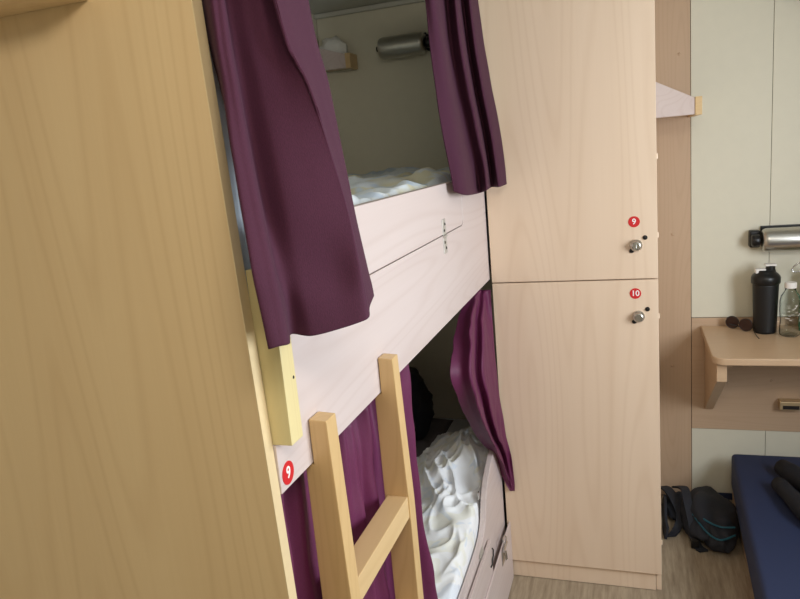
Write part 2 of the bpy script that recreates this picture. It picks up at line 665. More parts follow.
# upper side board with the recess for the lift-out guard rail
yn, yf = 0.783, 2.349
prof = [(yn, 1.171), (yf, 1.171), (yf, 1.539), (2.006, 1.539), (2.006, 1.418), (1.998, 1.408), (1.985, 1.4045), (yn + 0.037, 1.4045), (yn + 0.037, 1.2445), (yn, 1.2445)]
obj('side_board', prism(prof, 'X', XB - 0.02, XB, 0.0008, seg=1), 'board', bunk)
guard = obj('guard_rail', prism([(yn + 0.037, 1.407), (1.984, 1.407), (1.995, 1.411), (2.002, 1.420), (2.002, 1.539), (yn + 0.037, 1.539)],
                                'X', XB - 0.0195, XB, 0.0008, seg=1), 'board', bunk)


def butterfly_hinge(cx, y, z, parent, h=0.085, w=0.03):
    bm = box(cx, cx + 0.0016, y - w / 2, y + w / 2, z + 0.004, z + h / 2, 0.0006, seg=1)
    box(cx, cx + 0.0016, y - w / 2, y + w / 2, z - h / 2, z - 0.004, 0.0006, bm=bm, seg=1)
    for i in range(3):
        y0 = y - w / 2 + i * w / 3
        tube([(cx + 0.002, y0 + 0.0006, z), (cx + 0.002, y0 + w / 3 - 0.0006, z)], 0.0034, 12, bm)
    h_ = obj('hinge', bm, 'hinge', parent)
    return h_


hg = butterfly_hinge(XB, 1.775, 1.402, bunk, 0.092, 0.034)
for dz in (-0.032, -0.016, 0.016, 0.032):
    obj('screw', lathe([(0, 0.0028), (0.003, 0.0024), (0.004, 0.0012)], (XB + 0.0012, 1.775 + (0.005 if abs(dz) > 0.02 else -0.005), 1.402 + dz), 'X', 12), 'dark', hg)
sticker('9', (XB, 0.806, 1.193), '+X', 0.034, bunk, 'round red sticker reading 9 at the foot of the near post')
# base boards of both berths
obj('upper_base', box(XL + 0.003, XB - 0.021, 0.784, YW - 0.004, 1.176, 1.20), 'board', bunk)
obj('lower_base', box(XL + 0.003, -0.50, 0.784, YW - 0.004, 0.225, 0.245), 'board', bunk)
# lower berth: shaped side board, hinged flap, outer plinth board
zt, zp = 0.365, 0.575
pf = [(0.784, 0.03), (2.349, 0.03), (2.349, 0.50), (2.335, 0.535), (2.30, 0.565), (2.25, zp), (2.21, 0.568), (2.165, 0.552), (2.12, 0.532), (2.085, 0.508),
      (2.062, 0.480), (2.048, 0.450), (2.035, 0.424), (2.015, 0.402), (1.985, 0.386), (1.94, 0.376), (1.87, 0.370), (1.75, zt), (0.784, zt)]
low = obj('lower_side_board', prism(pf, 'X', -0.492, -0.472, 0.003), 'board', bunk, 'lower side board sweeping up towards the locker')
flap = obj('hinged_flap', box(-0.468, -0.457, 0.785, 2.03, 0.20, 0.352, 0.0025), 'board', bunk)
pl = obj('plinth_board', box(-0.4565, -0.4505, 0.784, 2.349, 0.002, 0.236, 0.0015), 'board', bunk)
butterfly_hinge(-0.4715, 1.93, 0.3585, bunk, 0.03, 0.05)
hk = tube([(-0.4555, 2.105, 0.330), (-0.449, 2.10, 0.326), (-0.447, 2.085, 0.31), (-0.447, 2.075, 0.285), (-0.4475, 2.06, 0.272), (-0.449, 2.05, 0.285)], 0.0032, 8)
bx = bmesh.new()
lt = thing('draw_latch', 'small chrome draw latch on the lower bunk plinth next to the locker', 'latch', (-0.4505, 2.19, 0.25))
del bx
obj('latch_plate', box(-0.4500, -0.4482, 2.150, 2.205, 0.175, 0.232, 0.0007, seg=1), 'nickel', lt)
bmx = tube([(-0.443, 2.148, 0.236), (-0.443, 2.21, 0.236)], 0.005, 10)
tube([(-0.4435, 2.16, 0.236), (-0.441, 2.16, 0.262), (-0.446, 2.165, 0.27), (-0.446, 2.195, 0.27), (-0.441, 2.2, 0.262), (-0.4435, 2.2, 0.236)], 0.0025, 8, bmx)
tube([(-0.444, 2.165, 0.22), (-0.439, 2.172, 0.19), (-0.440, 2.188, 0.18), (-0.444, 2.195, 0.21)], 0.003, 8, bmx)
obj('latch_loop', bmx, 'chrome', lt)
obj('hook', tube([(-0.4565, 2.028, 0.322), (-0.452, 2.026, 0.318), (-0.4515, 2.018, 0.30), (-0.453, 2.008, 0.292), (-0.452, 2.0, 0.28), (-0.4555, 1.99, 0.274)], 0.0024, 8), 'black', flap)
hk.free()
# small chrome catch inside the lower berth where the board sweeps up
obj('catch', box(-0.4965, -0.4925, 2.045, 2.06, 0.485, 0.51, 0.001), 'chrome', low)
for (x, z) in ((-0.62, 0.42), (-0.66, 0.395)):
    obj('screw_cap', lathe([(0, -0.002), (0.003, -0.0018), (0.0035, 0)], (x + 0.0, 0.762, z + 0.5), 'Y', 12), 'green', bunk)

# curtain rails
rail_u = thing('curtain_rail', 'thin metal curtain rail under the ceiling above the upper bunk opening', 'curtain rail', (-0.455, 1.55, 2.2))
obj('rail', tube([(-0.455, 0.79, 2.215), (-0.455, 2.345, 2.215)], 0.005, 8), 'nickel', rail_u)
for y in (0.82, 1.55, 2.3):
    obj('rail_bracket', box(-0.459, -0.451, y - 0.006, y + 0.006, 2.218, ZC, 0.001), 'nickel', rail_u)
rail_l = thing('curtain_rail', 'thin metal curtain rail behind the lower edge of the upper bunk board', 'curtain rail', (-0.502, 1.55, 1.16))
obj('rail', tube([(-0.503, 0.79, 1.160), (-0.503, 2.345, 1.160)], 0.003, 8), 'nickel', rail_l)

# post (hand grip) screwed to the near end of the side board
post = thing('grab_post', 'short yellow pine grab post fixed to the bunk board beside the end panel', 'post', (-0.45, 0.80, 1.24))
obj('post_body', box(-0.482, -0.446, 0.784, 0.819, 1.245, 1.492, 0.0012), 'pine', post)
obj('screw', lathe([(0, 0.0005), (0.0022, 0.0004), (0.0025, 0)], (-0.446, 0.812, 1.335), 'X', 12), 'dark', post)

# ladder
lad = thing('bunk_ladder', 'beech wooden ladder hooked over the lower edge of the upper bunk board', 'ladder', (-0.455, 1.07, 0.0))
for (y0, y1) in ((0.884, 0.920), (1.197, 1.231)):
    pr = [(-0.484, 0.012), (-0.484, 1.168), (-0.4695, 1.168), (-0.4695, 1.242), (-0.440, 1.240), (-0.432, 0.93), (-0.432, 0.012)]
    obj('ladder_rail', prism(pr, 'Y', y0, y1, 0.0018), 'ladder', lad)
for z in (0.951, 0.708, 0.465, 0.222):
    obj('rung', box(-0.478, -0.4345, 0.9202, 1.1968, z - 0.046, z, 0.0015), 'ladder_y', lad)

# mattresses and bedding of the bunks
umat = thing('mattress', 'mattress of the upper bunk lying behind the pale side board', 'mattress', (-0.92, 1.93, 1.2))
obj('mattress_body', box(XL + 0.01, -0.497, 0.80, YW - 0.01, 1.2005, 1.40, 0.03, seg=3), 'sheet', umat, smooth=True)
lmat = thing('mattress', 'white-sheeted mattress of the lower bunk below the side board rim', 'mattress', (-0.92, 1.93, 0.245))
obj('mattress_body', box(XL + 0.01, -0.4975, 0.80, YW - 0.01, 0.2455, 0.345, 0.02, seg=3), 'sheet', lmat, smooth=True)


def zu(x, y, u, v):
    return 1.545 + 0.030 * fbm(x * 4 + 3, y * 3.2, 1.1) + 0.016 * fbm(x * 14, y * 10, 4.0) + 0.012 * max(0, (y - 2.2))


duv = obj('duvet', slab(XL + 0.02, -0.4935, 0.975, YW - 0.012, 1.4005, zu, 60, 110, 24), 'bed_up', smooth=True, base=(-0.92, 2.1, 1.4005))
duv['label'] = 'yellow and blue printed duvet spread over the upper bunk'
duv['category'] = 'duvet'


# pillow propped upright against the end panel
t = bmesh.new()
bmesh.ops.create_cube(t, size=2.0)
bmesh.ops.subdivide_edges(t, edges=list(t.edges), cuts=14, use_grid_fill=True)
for v in t.verts:
    px_, pz_, s_ = v.co.x, v.co.z, v.co.y
    th = 0.07 * math.sqrt(max(0.0, (1 - abs(px_) ** 2.6) * (1 - abs(pz_) ** 2.6))) + 0.004
    crn = 1 - 0.05 * (px_ * px_) * (1 - pz_ * pz_) - 0.05 * (1 - px_ * px_) * pz_ * pz_
    v.co = Vector((-0.86 + 0.335 * px_ * (crn if abs(px_) > 0.9 else 1), 0.89 + th * s_ + 0.004 * fbm(px_ * 3, pz_ * 3, s_) + 0.01 * pz_,
                   1.637 + 0.235 * pz_ * (crn if abs(pz_) > 0.9 else 1)))
pil = obj('pillow', t, 'pillowcase', smooth=True, base=(-0.86, 0.89, 1.401))
pil['label'] = 'pale blue pillow propped upright in the upper bunk behind the near curtain'
pil['category'] = 'pillow'


def zl(x, y, u, v):
    u = 0.5
    # pile at the far end, creased, falling towards the near side
    g = math.exp(-((y - 2.32) / 0.42) ** 2) * math.exp(-((x + 0.60) / 0.23) ** 2)
    wx = x + 0.05 * noise.noise(Vector((x * 5, y * 5, 1.0)))
    wy = y + 0.07 * noise.noise(Vector((x * 4, y * 4, 6.0)))
    a = (1 - abs(noise.noise(Vector((wx * 11 + wy * 5, wy * 2.2 - wx * 2, 2.0))))) ** 5
    c = (1 - abs(noise.noise(Vector((wx * 18 - wy * 9, wy * 5 + wx * 4, 7.0))))) ** 6
    return 0.372 + 0.15 * g + (0.034 * a + 0.018 * c) * (0.3 + 0.9 * g) + 0.02 * fbm(x * 3.5, y * 3.5) * (0.5 + g)


ld = obj('duvet', slab(-0.83, -0.4935, 1.45, 2.80, 0.3455, zl, 110, 220, 22), 'bed', smooth=True, base=(-0.72, 2.1, 0.3455))
ld['label'] = 'crumpled white printed duvet heaped on the lower bunk near the locker'
ld['category'] = 'duvet'


def zg(x, y, u, v):
    return 0.372 + 0.03 * abs(noise.noise(Vector((x * 6 + y * 4, y * 7, 3.0)))) + 0.02 * fbm(x * 4, y * 4, 8)


gb = obj('blanket', slab(-1.33, -0.832, 0.9, 3.05, 0.3455, zg, 40, 80), 'grey', smooth=True, base=(-1.15, 2.1, 0.3455))
gb['label'] = 'grey rumpled blanket along the wall in the lower bunk'
gb['category'] = 'blanket'


def blob(c, r, seed, amp=0.18, sub=4, flat=None):
    t = bmesh.new()
    bmesh.ops.create_icosphere(t, subdivisions=sub, radius=1.0)
    for v in t.verts:
        p = v.co.copy()
        k = 1 + amp * fbm(p.x * 1.6 + seed, p.y * 1.6, p.z * 1.6) + amp * 0.35 * abs(noise.noise(p * 5 + Vector((seed, 0, 0))))
        q = Vector((p.x * r[0], p.y * r[1], p.z * r[2])) * k + Vector(c)
        if flat is not None and q.z < flat:
            q.z = flat
        v.co = q
    return t


bag = thing('clothes_bag', 'black soft bag of clothes in the dark back of the lower bunk', 'bag', (-1.1, 2.5, 0.40))
obj('bag_body', blob((-1.06, 2.74, 0.53), (0.21, 0.24, 0.165), 3, 0.22, 4, 0.41), 'jacket', bag, smooth=True)
obj('strap', ribbon([(-0.95, 2.6, 0.64), (-0.88, 2.53, 0.60), (-0.85, 2.50, 0.54), (-0.88, 2.47, 0.47), (-0.93, 2.46, 0.44)], (0, 1, 0.2), 0.03, 0.004), 'black', bag)

# ---------------------------------------------------------------- curtains
CURTAIN_UPPER_NEAR = [
   [(-0.52, 0.801, 2.2), (-0.51, 0.808, 1.836), (-0.5, 0.811, 1.731), (-0.478, 0.792, 1.647), (-0.452, 0.756, 1.572), (-0.425, 0.722, 1.502), (-0.415, 0.712, 1.448), (-0.41, 0.704, 1.414)],
   [(-0.475, 0.778, 2.2), (-0.468, 0.763, 1.822), (-0.462, 0.756, 1.723), (-0.45, 0.737, 1.646), (-0.43, 0.708, 1.576), (-0.412, 0.683, 1.509), (-0.408, 0.684, 1.461), (-0.406, 0.687, 1.413)],
   [(-0.467, 0.787, 2.2), (-0.458, 0.764, 1.82), (-0.45, 0.754, 1.722), (-0.44, 0.741, 1.645), (-0.42, 0.716, 1.574), (-0.402, 0.694, 1.506), (-0.398, 0.694, 1.459), (-0.396, 0.695, 1.414)],
   [(-0.464, 0.791, 2.2), (-0.455, 0.775, 1.822), (-0.447, 0.768, 1.722), (-0.438, 0.76, 1.644), (-0.418, 0.736, 1.572), (-0.4, 0.716, 1.502), (-0.396, 0.718, 1.453), (-0.394, 0.719, 1.411)],
   [(-0.482, 0.809, 2.2), (-0.48, 0.822, 1.834), (-0.478, 0.829, 1.73), (-0.47, 0.824, 1.646), (-0.455, 0.808, 1.567), (-0.436, 0.788, 1.49), (-0.43, 0.791, 1.447), (-0.43, 0.793, 1.402)],
   [(-0.464, 0.819, 2.2), (-0.458, 0.831, 1.832), (-0.452, 0.837, 1.727), (-0.44, 0.828, 1.643), (-0.425, 0.813, 1.565), (-0.415, 0.809, 1.485), (-0.408, 0.801, 1.44), (-0.405, 0.802, 1.397)],
   [(-0.46, 0.841, 2.2), (-0.442, 0.847, 1.832), (-0.425, 0.849, 1.725), (-0.41, 0.847, 1.64), (-0.392, 0.837, 1.561), (-0.378, 0.839, 1.479), (-0.372, 0.83, 1.436), (-0.37, 0.827, 1.401)],
   [(-0.439, 0.775, 2.2), (-0.418, 0.83, 1.826), (-0.399, 0.855, 1.723), (-0.384, 0.866, 1.638), (-0.366, 0.86, 1.557), (-0.352, 0.851, 1.482), (-0.348, 0.847, 1.438), (-0.346, 0.845, 1.406)],
   [(-0.437, 0.772, 2.2), (-0.415, 0.829, 1.825), (-0.395, 0.855, 1.722), (-0.38, 0.87, 1.637), (-0.362, 0.864, 1.556), (-0.348, 0.856, 1.482), (-0.344, 0.856, 1.436), (-0.342, 0.854, 1.408)],
   [(-0.438, 0.783, 2.2), (-0.417, 0.842, 1.827), (-0.397, 0.869, 1.723), (-0.382, 0.881, 1.637), (-0.363, 0.87, 1.556), (-0.349, 0.862, 1.48), (-0.345, 0.862, 1.436), (-0.343, 0.862, 1.41)],
   [(-0.444, 0.867, 2.2), (-0.425, 0.9, 1.839), (-0.405, 0.917, 1.727), (-0.388, 0.909, 1.637), (-0.366, 0.888, 1.554), (-0.352, 0.877, 1.478), (-0.347, 0.873, 1.443), (-0.345, 0.87, 1.42)],
   [(-0.452, 0.983, 2.2), (-0.435, 0.978, 1.854), (-0.415, 0.975, 1.732), (-0.395, 0.947, 1.637), (-0.375, 0.925, 1.551), (-0.36, 0.912, 1.472), (-0.355, 0.911, 1.443), (-0.353, 0.91, 1.427)],
]
CURTAIN_UPPER_FAR = [
   [(-0.463, 1.717, 2.2), (-0.462, 1.728, 1.987), (-0.459, 1.74, 1.848), (-0.456, 1.776, 1.678), (-0.453, 1.811, 1.587), (-0.45, 1.832, 1.514)],
   [(-0.442, 1.719, 2.2), (-0.44, 1.749, 1.987), (-0.436, 1.782, 1.849), (-0.432, 1.844, 1.676), (-0.429, 1.87, 1.583), (-0.425, 1.878, 1.5)],
   [(-0.467, 1.96, 2.2), (-0.465, 1.96, 2.027), (-0.46, 1.96, 1.87), (-0.455, 2.056, 1.68), (-0.45, 2.113, 1.575), (-0.445, 2.137, 1.487)],
   [(-0.43, 1.898, 2.2), (-0.428, 1.919, 2.015), (-0.423, 1.948, 1.864), (-0.419, 2.056, 1.676), (-0.414, 2.106, 1.572), (-0.41, 2.09, 1.498)],
   [(-0.447, 2.057, 2.2), (-0.446, 2.079, 2.045), (-0.442, 2.117, 1.883), (-0.438, 2.228, 1.68), (-0.434, 2.272, 1.568), (-0.43, 2.28, 1.495)],
   [(-0.417, 2.018, 2.2), (-0.415, 2.041, 2.034), (-0.41, 2.077, 1.875), (-0.405, 2.189, 1.676), (-0.4, 2.212, 1.567), (-0.395, 2.214, 1.497)],
   [(-0.427, 2.191, 2.2), (-0.425, 2.211, 2.065), (-0.416, 2.253, 1.893), (-0.4, 2.325, 1.677), (-0.39, 2.325, 1.562), (-0.387, 2.325, 1.499)],
]
CURTAIN_LOWER_FAR = [
   [(-0.514, 2.22, 1.161), (-0.528, 2.098, 1.105), (-0.528, 1.994, 1.035), (-0.522, 1.91, 0.966), (-0.516, 1.979, 0.844), (-0.512, 2.122, 0.692), (-0.497, 2.298, 0.528), (-0.462, 2.335, 0.413), (-0.442, 2.335, 0.37)],
   [(-0.505, 2.241, 1.157), (-0.506, 2.095, 1.105), (-0.5, 1.998, 1.034), (-0.494, 1.931, 0.959), (-0.488, 1.988, 0.841), (-0.484, 2.104, 0.701), (-0.475, 2.261, 0.546), (-0.454, 2.335, 0.413), (-0.439, 2.335, 0.37)],
   [(-0.493, 2.255, 1.153), (-0.48, 2.078, 1.109), (-0.468, 1.976, 1.04), (-0.462, 1.922, 0.962), (-0.456, 1.967, 0.85), (-0.452, 2.058, 0.722), (-0.449, 2.207, 0.573), (-0.445, 2.327, 0.418), (-0.435, 2.335, 0.37)],
   [(-0.496, 2.289, 1.146), (-0.485, 2.132, 1.096), (-0.474, 2.039, 1.022), (-0.468, 1.988, 0.94), (-0.462, 2.031, 0.825), (-0.458, 2.118, 0.696), (-0.454, 2.255, 0.55), (-0.444, 2.335, 0.414), (-0.434, 2.335, 0.37)],
   [(-0.5, 2.335, 1.137), (-0.499, 2.23, 1.072), (-0.492, 2.155, 0.988), (-0.486, 2.106, 0.9), (-0.48, 2.149, 0.779), (-0.476, 2.235, 0.646), (-0.465, 2.335, 0.513), (-0.441, 2.335, 0.414), (-0.432, 2.335, 0.371)],
   [(-0.487, 2.335, 1.136), (-0.478, 2.229, 1.072), (-0.466, 2.142, 0.992), (-0.46, 2.1, 0.902), (-0.454, 2.13, 0.787), (-0.45, 2.199, 0.662), (-0.447, 2.315, 0.523), (-0.434, 2.335, 0.415), (-0.429, 2.335, 0.371)],
   [(-0.476, 2.335, 1.136), (-0.48, 2.313, 1.051), (-0.468, 2.239, 0.963), (-0.462, 2.204, 0.867), (-0.456, 2.227, 0.75), (-0.452, 2.282, 0.627), (-0.441, 2.335, 0.514), (-0.429, 2.335, 0.415), (-0.426, 2.335, 0.371)],
   [(-0.466, 2.335, 1.136), (-0.468, 2.335, 1.045), (-0.467, 2.335, 0.935), (-0.465, 2.335, 0.823), (-0.457, 2.335, 0.709), (-0.446, 2.335, 0.604), (-0.431, 2.335, 0.515), (-0.423, 2.335, 0.416), (-0.424, 2.335, 0.371)],
]

cu = obj('curtain', sheet(CURTAIN_UPPER_NEAR, 9, 8), 'velvet', smooth=True, base=(-0.45, 0.9, 1.38))
cu['label'] = 'long plum curtain over the near end of the upper bunk opening'
cu['category'] = 'curtain'
cu['group'] = 'plum curtains of the bunk'
cu = obj('curtain', sheet(CURTAIN_UPPER_FAR, 9, 8), 'velvet', smooth=True, base=(-0.43, 2.1, 1.49))
cu['label'] = 'short plum curtain bunched beside the locker at the upper bunk'
cu['category'] = 'curtain'
cu['group'] = 'plum curtains of the bunk'
cu = obj('curtain', sheet(CURTAIN_LOWER_FAR, 10, 8, ripple=0.005), 'satin', smooth=True, base=(-0.46, 2.2, 0.37))
cu['label'] = 'maroon curtain gathered to a point beside the locker at the lower bunk'
cu['category'] = 'curtain'
cu['group'] = 'plum curtains of the bunk'
cols = []
K = 48
for i in range(K + 1):
    s = i / K
    c = []
    for j in range(7):
        t_ = j / 6.0
        z = 1.150 - (1.150 - 0.415) * t_
        yy = 0.81 + (0.665 + 0.09 * t_ ** 2) * s
        amp = 0.008 + 0.006 * t_
        xx = -0.512 - 0.002 * t_ + amp * math.sin(s * 47 + 0.9 * math.sin(2.5 * t_ + s * 9)) + (0.006 - 0.004 * t_) * math.sin(s * 111 + 2 * t_)
        if j == 0:
            z += 0.006 * math.cos(s * 47)
        c.append((xx, yy + 0.006 * math.sin(s * 40 + t_ * 3), z))
    cols.append(c)
cu = obj('curtain', sheet(cols, 4, 6, ripple=0.008), 'satin', smooth=True, base=(-0.51, 1.15, 0.37))
cu['label'] = 'magenta curtain drawn across the lower bunk behind the ladder'
cu['category'] = 'curtain'
cu['group'] = 'plum curtains of the bunk'
for y in (0.84, 1.06, 1.12, 1.40, 2.30, 2.33):
    t = bmesh.new()
    pts = [(-0.503 + 0.007 * math.sin(a), y + 0.0015 * math.cos(a), 1.156 + 0.009 * math.cos(a)) for a in [k * math.pi / 6 for k in range(12)]]
    tube(pts, 0.0014, 6, t, closed=True)
    obj('curtain_ring', t, 'chrome', rail_l)

# ledge fixed to the near face of the end panel, top left
led = thing('panel_ledge', 'beech ledge board fixed high on the near face of the end panel', 'shelf', (-0.9, 0.73, 1.836))
obj('ledge_board', box(-1.30, -0.640, 0.700, 0.7610, 1.846, 1.868, 0.0015), 'panel', led)
obj('front_lip', box(-1.30, -0.640, 0.688, 0.6995, 1.846, 1.91, 0.0015), 'panel', led)

# ================================================================ locker
XL0, XL1, YL, ZL = -0.465, 0.084, 2.35, 2.27
lock = thing('tall_locker', 'tall pale maple locker with two numbered doors at the foot of the bunk', 'locker', (-0.18, 2.7, 0))
bm = box(XL1 - 0.018, XL1 - 0.0, YL + 0.0185, YW - 0.004, 0.001, ZL)
box(XL0, XL0 + 0.018, YL + 0.0185, YW - 0.004, 0.001, ZL, bm=bm)
box(XL0 + 0.018, XL1 - 0.018, YL + 0.0185, YW - 0.004, ZL - 0.018, ZL, bm=bm)
box(XL0 + 0.018, XL1 - 0.018, YL + 0.022, YW - 0.004, 1.148, 1.166, bm=bm)
box(XL0 + 0.018, XL1 - 0.018, YL + 0.022, YW - 0.004, 0.07, 0.088, bm=bm)
box(XL0 + 0.018, XL1 - 0.018, YW - 0.012, YW - 0.004, 0.088, ZL - 0.018, bm=bm)
obj('carcass', bm, 'locker', lock)
obj('plinth', box(XL0 + 0.001, XL1 - 0.0195, YL + 0.012, YL + 0.03, 0.002, 0.069, 0.0008, seg=1), 'locker', lock)
for (nm, z0, z1, s, zs, zk) in (('door', 1.1585, ZL, '9', 1.347, 1.270), ('door', 0.0735, 1.1545, '10', 1.109, 1.031)):
    d = obj('door', box(XL0 + 0.001, XL1, YL, YL + 0.018, z0, z1, 0.0012, seg=1), 'locker', lock)
    sticker(s, (0.013, YL - 0.0002, zs), '-Y', 0.036, d, 'round red sticker reading ' + s)
    kx = 0.018 if s == '9' else 0.022
    bm = lathe([(0, -0.024), (0.011, -0.024), (0.0135, -0.0225), (0.016, -0.018), (0.0165, -0.012), (0.019, -0.009), (0.0195, -0.001), (0.0195, 0)],
               (kx, YL - 0.0002, zk), 'Y', 28)
    tube([(kx, YL - 0.0243, zk - 0.005), (kx, YL - 0.0243, zk + 0.005)], 0.0014, 6, bm)
    obj('lock_knob', bm, 'nickel', d)
    for (dx, dz) in ((0.028, 0.024), (-0.014, -0.018)):
        obj('screw', lathe([(0, -0.006), (0.005, -0.005), (0.0075, -0.002), (0.0078, 0)], (kx + dx, YL - 0.0002, zk + dz), 'Y', 14), 'black', d)
for z in (0.20, 1.03, 1.30, 2.1, 1.55):
    obj('hinge_pin', tube([(XL1 + 0.001, YL + 0.006, z - 0.008), (XL1 + 0.001, YL + 0.006, z + 0.008)], 0.003, 8), 'locker', lock)


# ================================================================ corner shelves
def corner_shelf(x0, yfront, z0, w_, h0, h1, label):
    s = thing('corner_shelf', label, 'shelf', (x0, YW - 0.005, z0), 'tapered corner shelves')
    a = 0.024
    y1 = YW - 0.005
    obj('front_lip', prism([(x0 + 0.0005, z0), (x0 + w_ - a, z0), (x0 + w_ - a, z0 + h1), (x0 + 0.0005, z0 + h0)], 'Y', yfront, yfront + 0.018, 0.001, seg=1), 'board', s)
    obj('side_board', box(x0 + w_ - a + 0.0006, x0 + w_, yfront - 0.004, y1, z0 - 0.003, z0 + h1 + 0.003, 0.0015), 'ladder_y', s)
    obj('shelf_board', box(x0 + 0.0005, x0 + w_ - a, yfront + 0.0185, y1, z0 + 0.004, z0 + 0.02), 'locker', s)
    return s


corner_shelf(XL1, 2.76, 1.675, 0.170, 0.135, 0.058, 'small tapered maple corner shelf on the side of the tall locker')
corner_shelf(XL, 2.995, 2.030, 0.186, 0.112, 0.058, 'small tapered corner shelf with tissue inside the dark upper bunk')
t = blob((-1.262, 3.045, 2.112), (0.068, 0.035, 0.056), 8, 0.35, 4, 2.051)
for v in t.verts:
    v.co.y = min(max(v.co.y, 3.016), YW - 0.003)
    v.co.x = min(v.co.x, -1.192)
ti = obj('tissue', t, 'tissue', smooth=True, base=(-1.255, 3.05, 2.051))
ti['label'] = 'crumpled white tissue lying on the corner shelf in the upper bunk'
ti['category'] = 'tissue'


# ================================================================ reading lamps
def reading_lamp(x, z, side, label):
    """side = -1: bracket on the left end, +1: on the right end"""
    L_, R_ = 0.205, 0.047
    o = thing('reading_lamp', label, 'lamp', (x, YW, z), 'cylindrical reading lamps')
    xa, xb = x - L_ / 2, x + L_ / 2
    yc = YW - 0.062
    bm = lathe([(0, 0), (R_ * 0.78, 0.0), (R_ * 0.9, 0.003), (R_ * 0.98, 0.012), (R_, 0.022), (R_, L_ - 0.022), (R_ * 0.98, L_ - 0.012), (R_ * 0.9, L_ - 0.003), (R_ * 0.78, L_), (0, L_)],
               (xa, yc, z), 'X', 36)
    obj('shade', bm, 'nickel', o, smooth=False)
    for f in o.children[0].data.polygons:
        f.use_smooth = True
    bx_ = x + side * (L_ / 2 + 0.022)
    bm = lathe([(0, 0), (0.020, 0), (0.024, 0.004), (0.024, 0.028), (0.020, 0.032), (0, 0.032)], (bx_ - 0.016, yc, z), 'X', 24)
    obj('swivel', bm, 'black', o, smooth=True)
    obj('wall_bracket', box(bx_ - 0.019, bx_ + 0.019, yc + 0.016, YW - 0.0005, z - 0.032, z + 0.036, 0.007, seg=3), 'blacksoft', o)
    obj('back_plate', box(x - 0.10, x + 0.10, YW - 0.012, YW - 0.0005, z - 0.02, z + 0.050, 0.003), 'black', o)
    ex = x - side * (L_ / 2)
    bm = lathe([(0, 0), (0.011, 0), (0.012, 0.002), (0.012, 0.013), (0.009, 0.015), (0, 0.015)], (ex - (0.0155 if side > 0 else -0.0005), yc, z), 'X', 18)
    obj('switch_knob', bm, 'black', o, smooth=True)
    return o


reading_lamp(-0.928, 2.092, 1, 'dim cylindrical nickel reading lamp on the end wall of the upper bunk')
r2 = reading_lamp(0.600, 1.168, -1, 'cylindrical nickel reading lamp with black bracket above the small table')
r3 = copy_tree(r2)
r3.location = (0.712, YW, 2.100)
r3['label'] = 'reading lamp high on the wall at the top right corner of the picture'

# ================================================================ table
tab = thing('wall_table', 'small fold-out maple wall table with rounded corner carrying the bottles', 'table', (0.8, 2.86, 0.42))
r = 0.045
pts = [(XR - 0.003, 2.612), (XR - 0.003, YW - 0.004), (0.278, YW - 0.004), (0.278, 2.612 + r)]
for k in range(1, 9):
    a = math.pi + (math.pi / 2) * k / 8
    pts.append((0.278 + r + r * math.cos(a), 2.612 + r + r * math.sin(a)))
obj('tabletop', prism(pts, 'Z', 0.777, 0.803, 0.004), 'tablewood', tab)
obj('bracket', prism([(2.645, 0.7765), (2.645, 0.704), (3.084, 0.425), (3.084, 0.7765)], 'X', 0.293, 0.328, 0.002), 'tablewood', tab)
obj('cleat', box(0.3345, XR - 0.02, 3.05, 3.084, 0.738, 0.7765, 0.002), 'tablewood', tab)
obj('crossbar', box(0.3345, 0.352, 2.70, 3.049, 0.741, 0.7765, 0.002), 'tablewood', tab)

# latch box on the wooden band
bo = thing('bottle_opener', 'small brass catch with engraved plate on the wood band under the table', 'catch', (0.62, YW - 0.03, 0.45))
obj('catch_body', box(0.578, 0.66, YW - 0.05, YW - 0.0035, 0.448, 0.484, 0.003), 'brass', bo)
bm = box(0.589, 0.65, YW - 0.0515, YW - 0.0505, 0.452, 0.468)
for i in range(6):
    tube([(0.594 + i * 0.009, YW - 0.0522, 0.455), (0.598 + i * 0.009, YW - 0.0522, 0.465)], 0.0009, 5, bm)
obj('engraved_plate', bm, 'dark', bo)

# shaker bottle
cx, cy = 0.505, 2.975
sb = thing('shaker_bottle', 'black shaker bottle with white flip spout on the small table', 'bottle', (cx, cy, 0.803))
obj('cup', lathe([(0, 0.001), (0.038, 0.001), (0.041, 0.004), (0.0415, 0.01), (0.047, 0.195), (0.047, 0.20), (0, 0.20)], (cx, cy, 0.803), 'Z', 40), 'blacksoft', sb, smooth=True)
obj('lid', lathe([(0, 0.2005), (0.050, 0.2005), (0.0525, 0.204), (0.0525, 0.226), (0.050, 0.232), (0.043, 0.240), (0.036, 0.246), (0.034, 0.255), (0, 0.256)], (cx, cy, 0.803), 'Z', 40), 'black', sb, smooth=True)
obj('flip_cap', box(cx - 0.040, cx - 0.002, cy - 0.020, cy + 0.012, 1.046, 1.064, 0.005, seg=3), 'paper', sb, 'white flip cap')
obj('spout', lathe([(0.017, 0.25), (0.017, 0.272), (0, 0.273)], (cx + 0.016, cy, 0.803), 'Z', 20), 'black', sb)
obj('spout_cover', box(cx - 0.004, cx + 0.036, cy - 0.016, cy + 0.02, 1.0735, 1.081, 0.003), 'paper', sb, 'white spout cover')

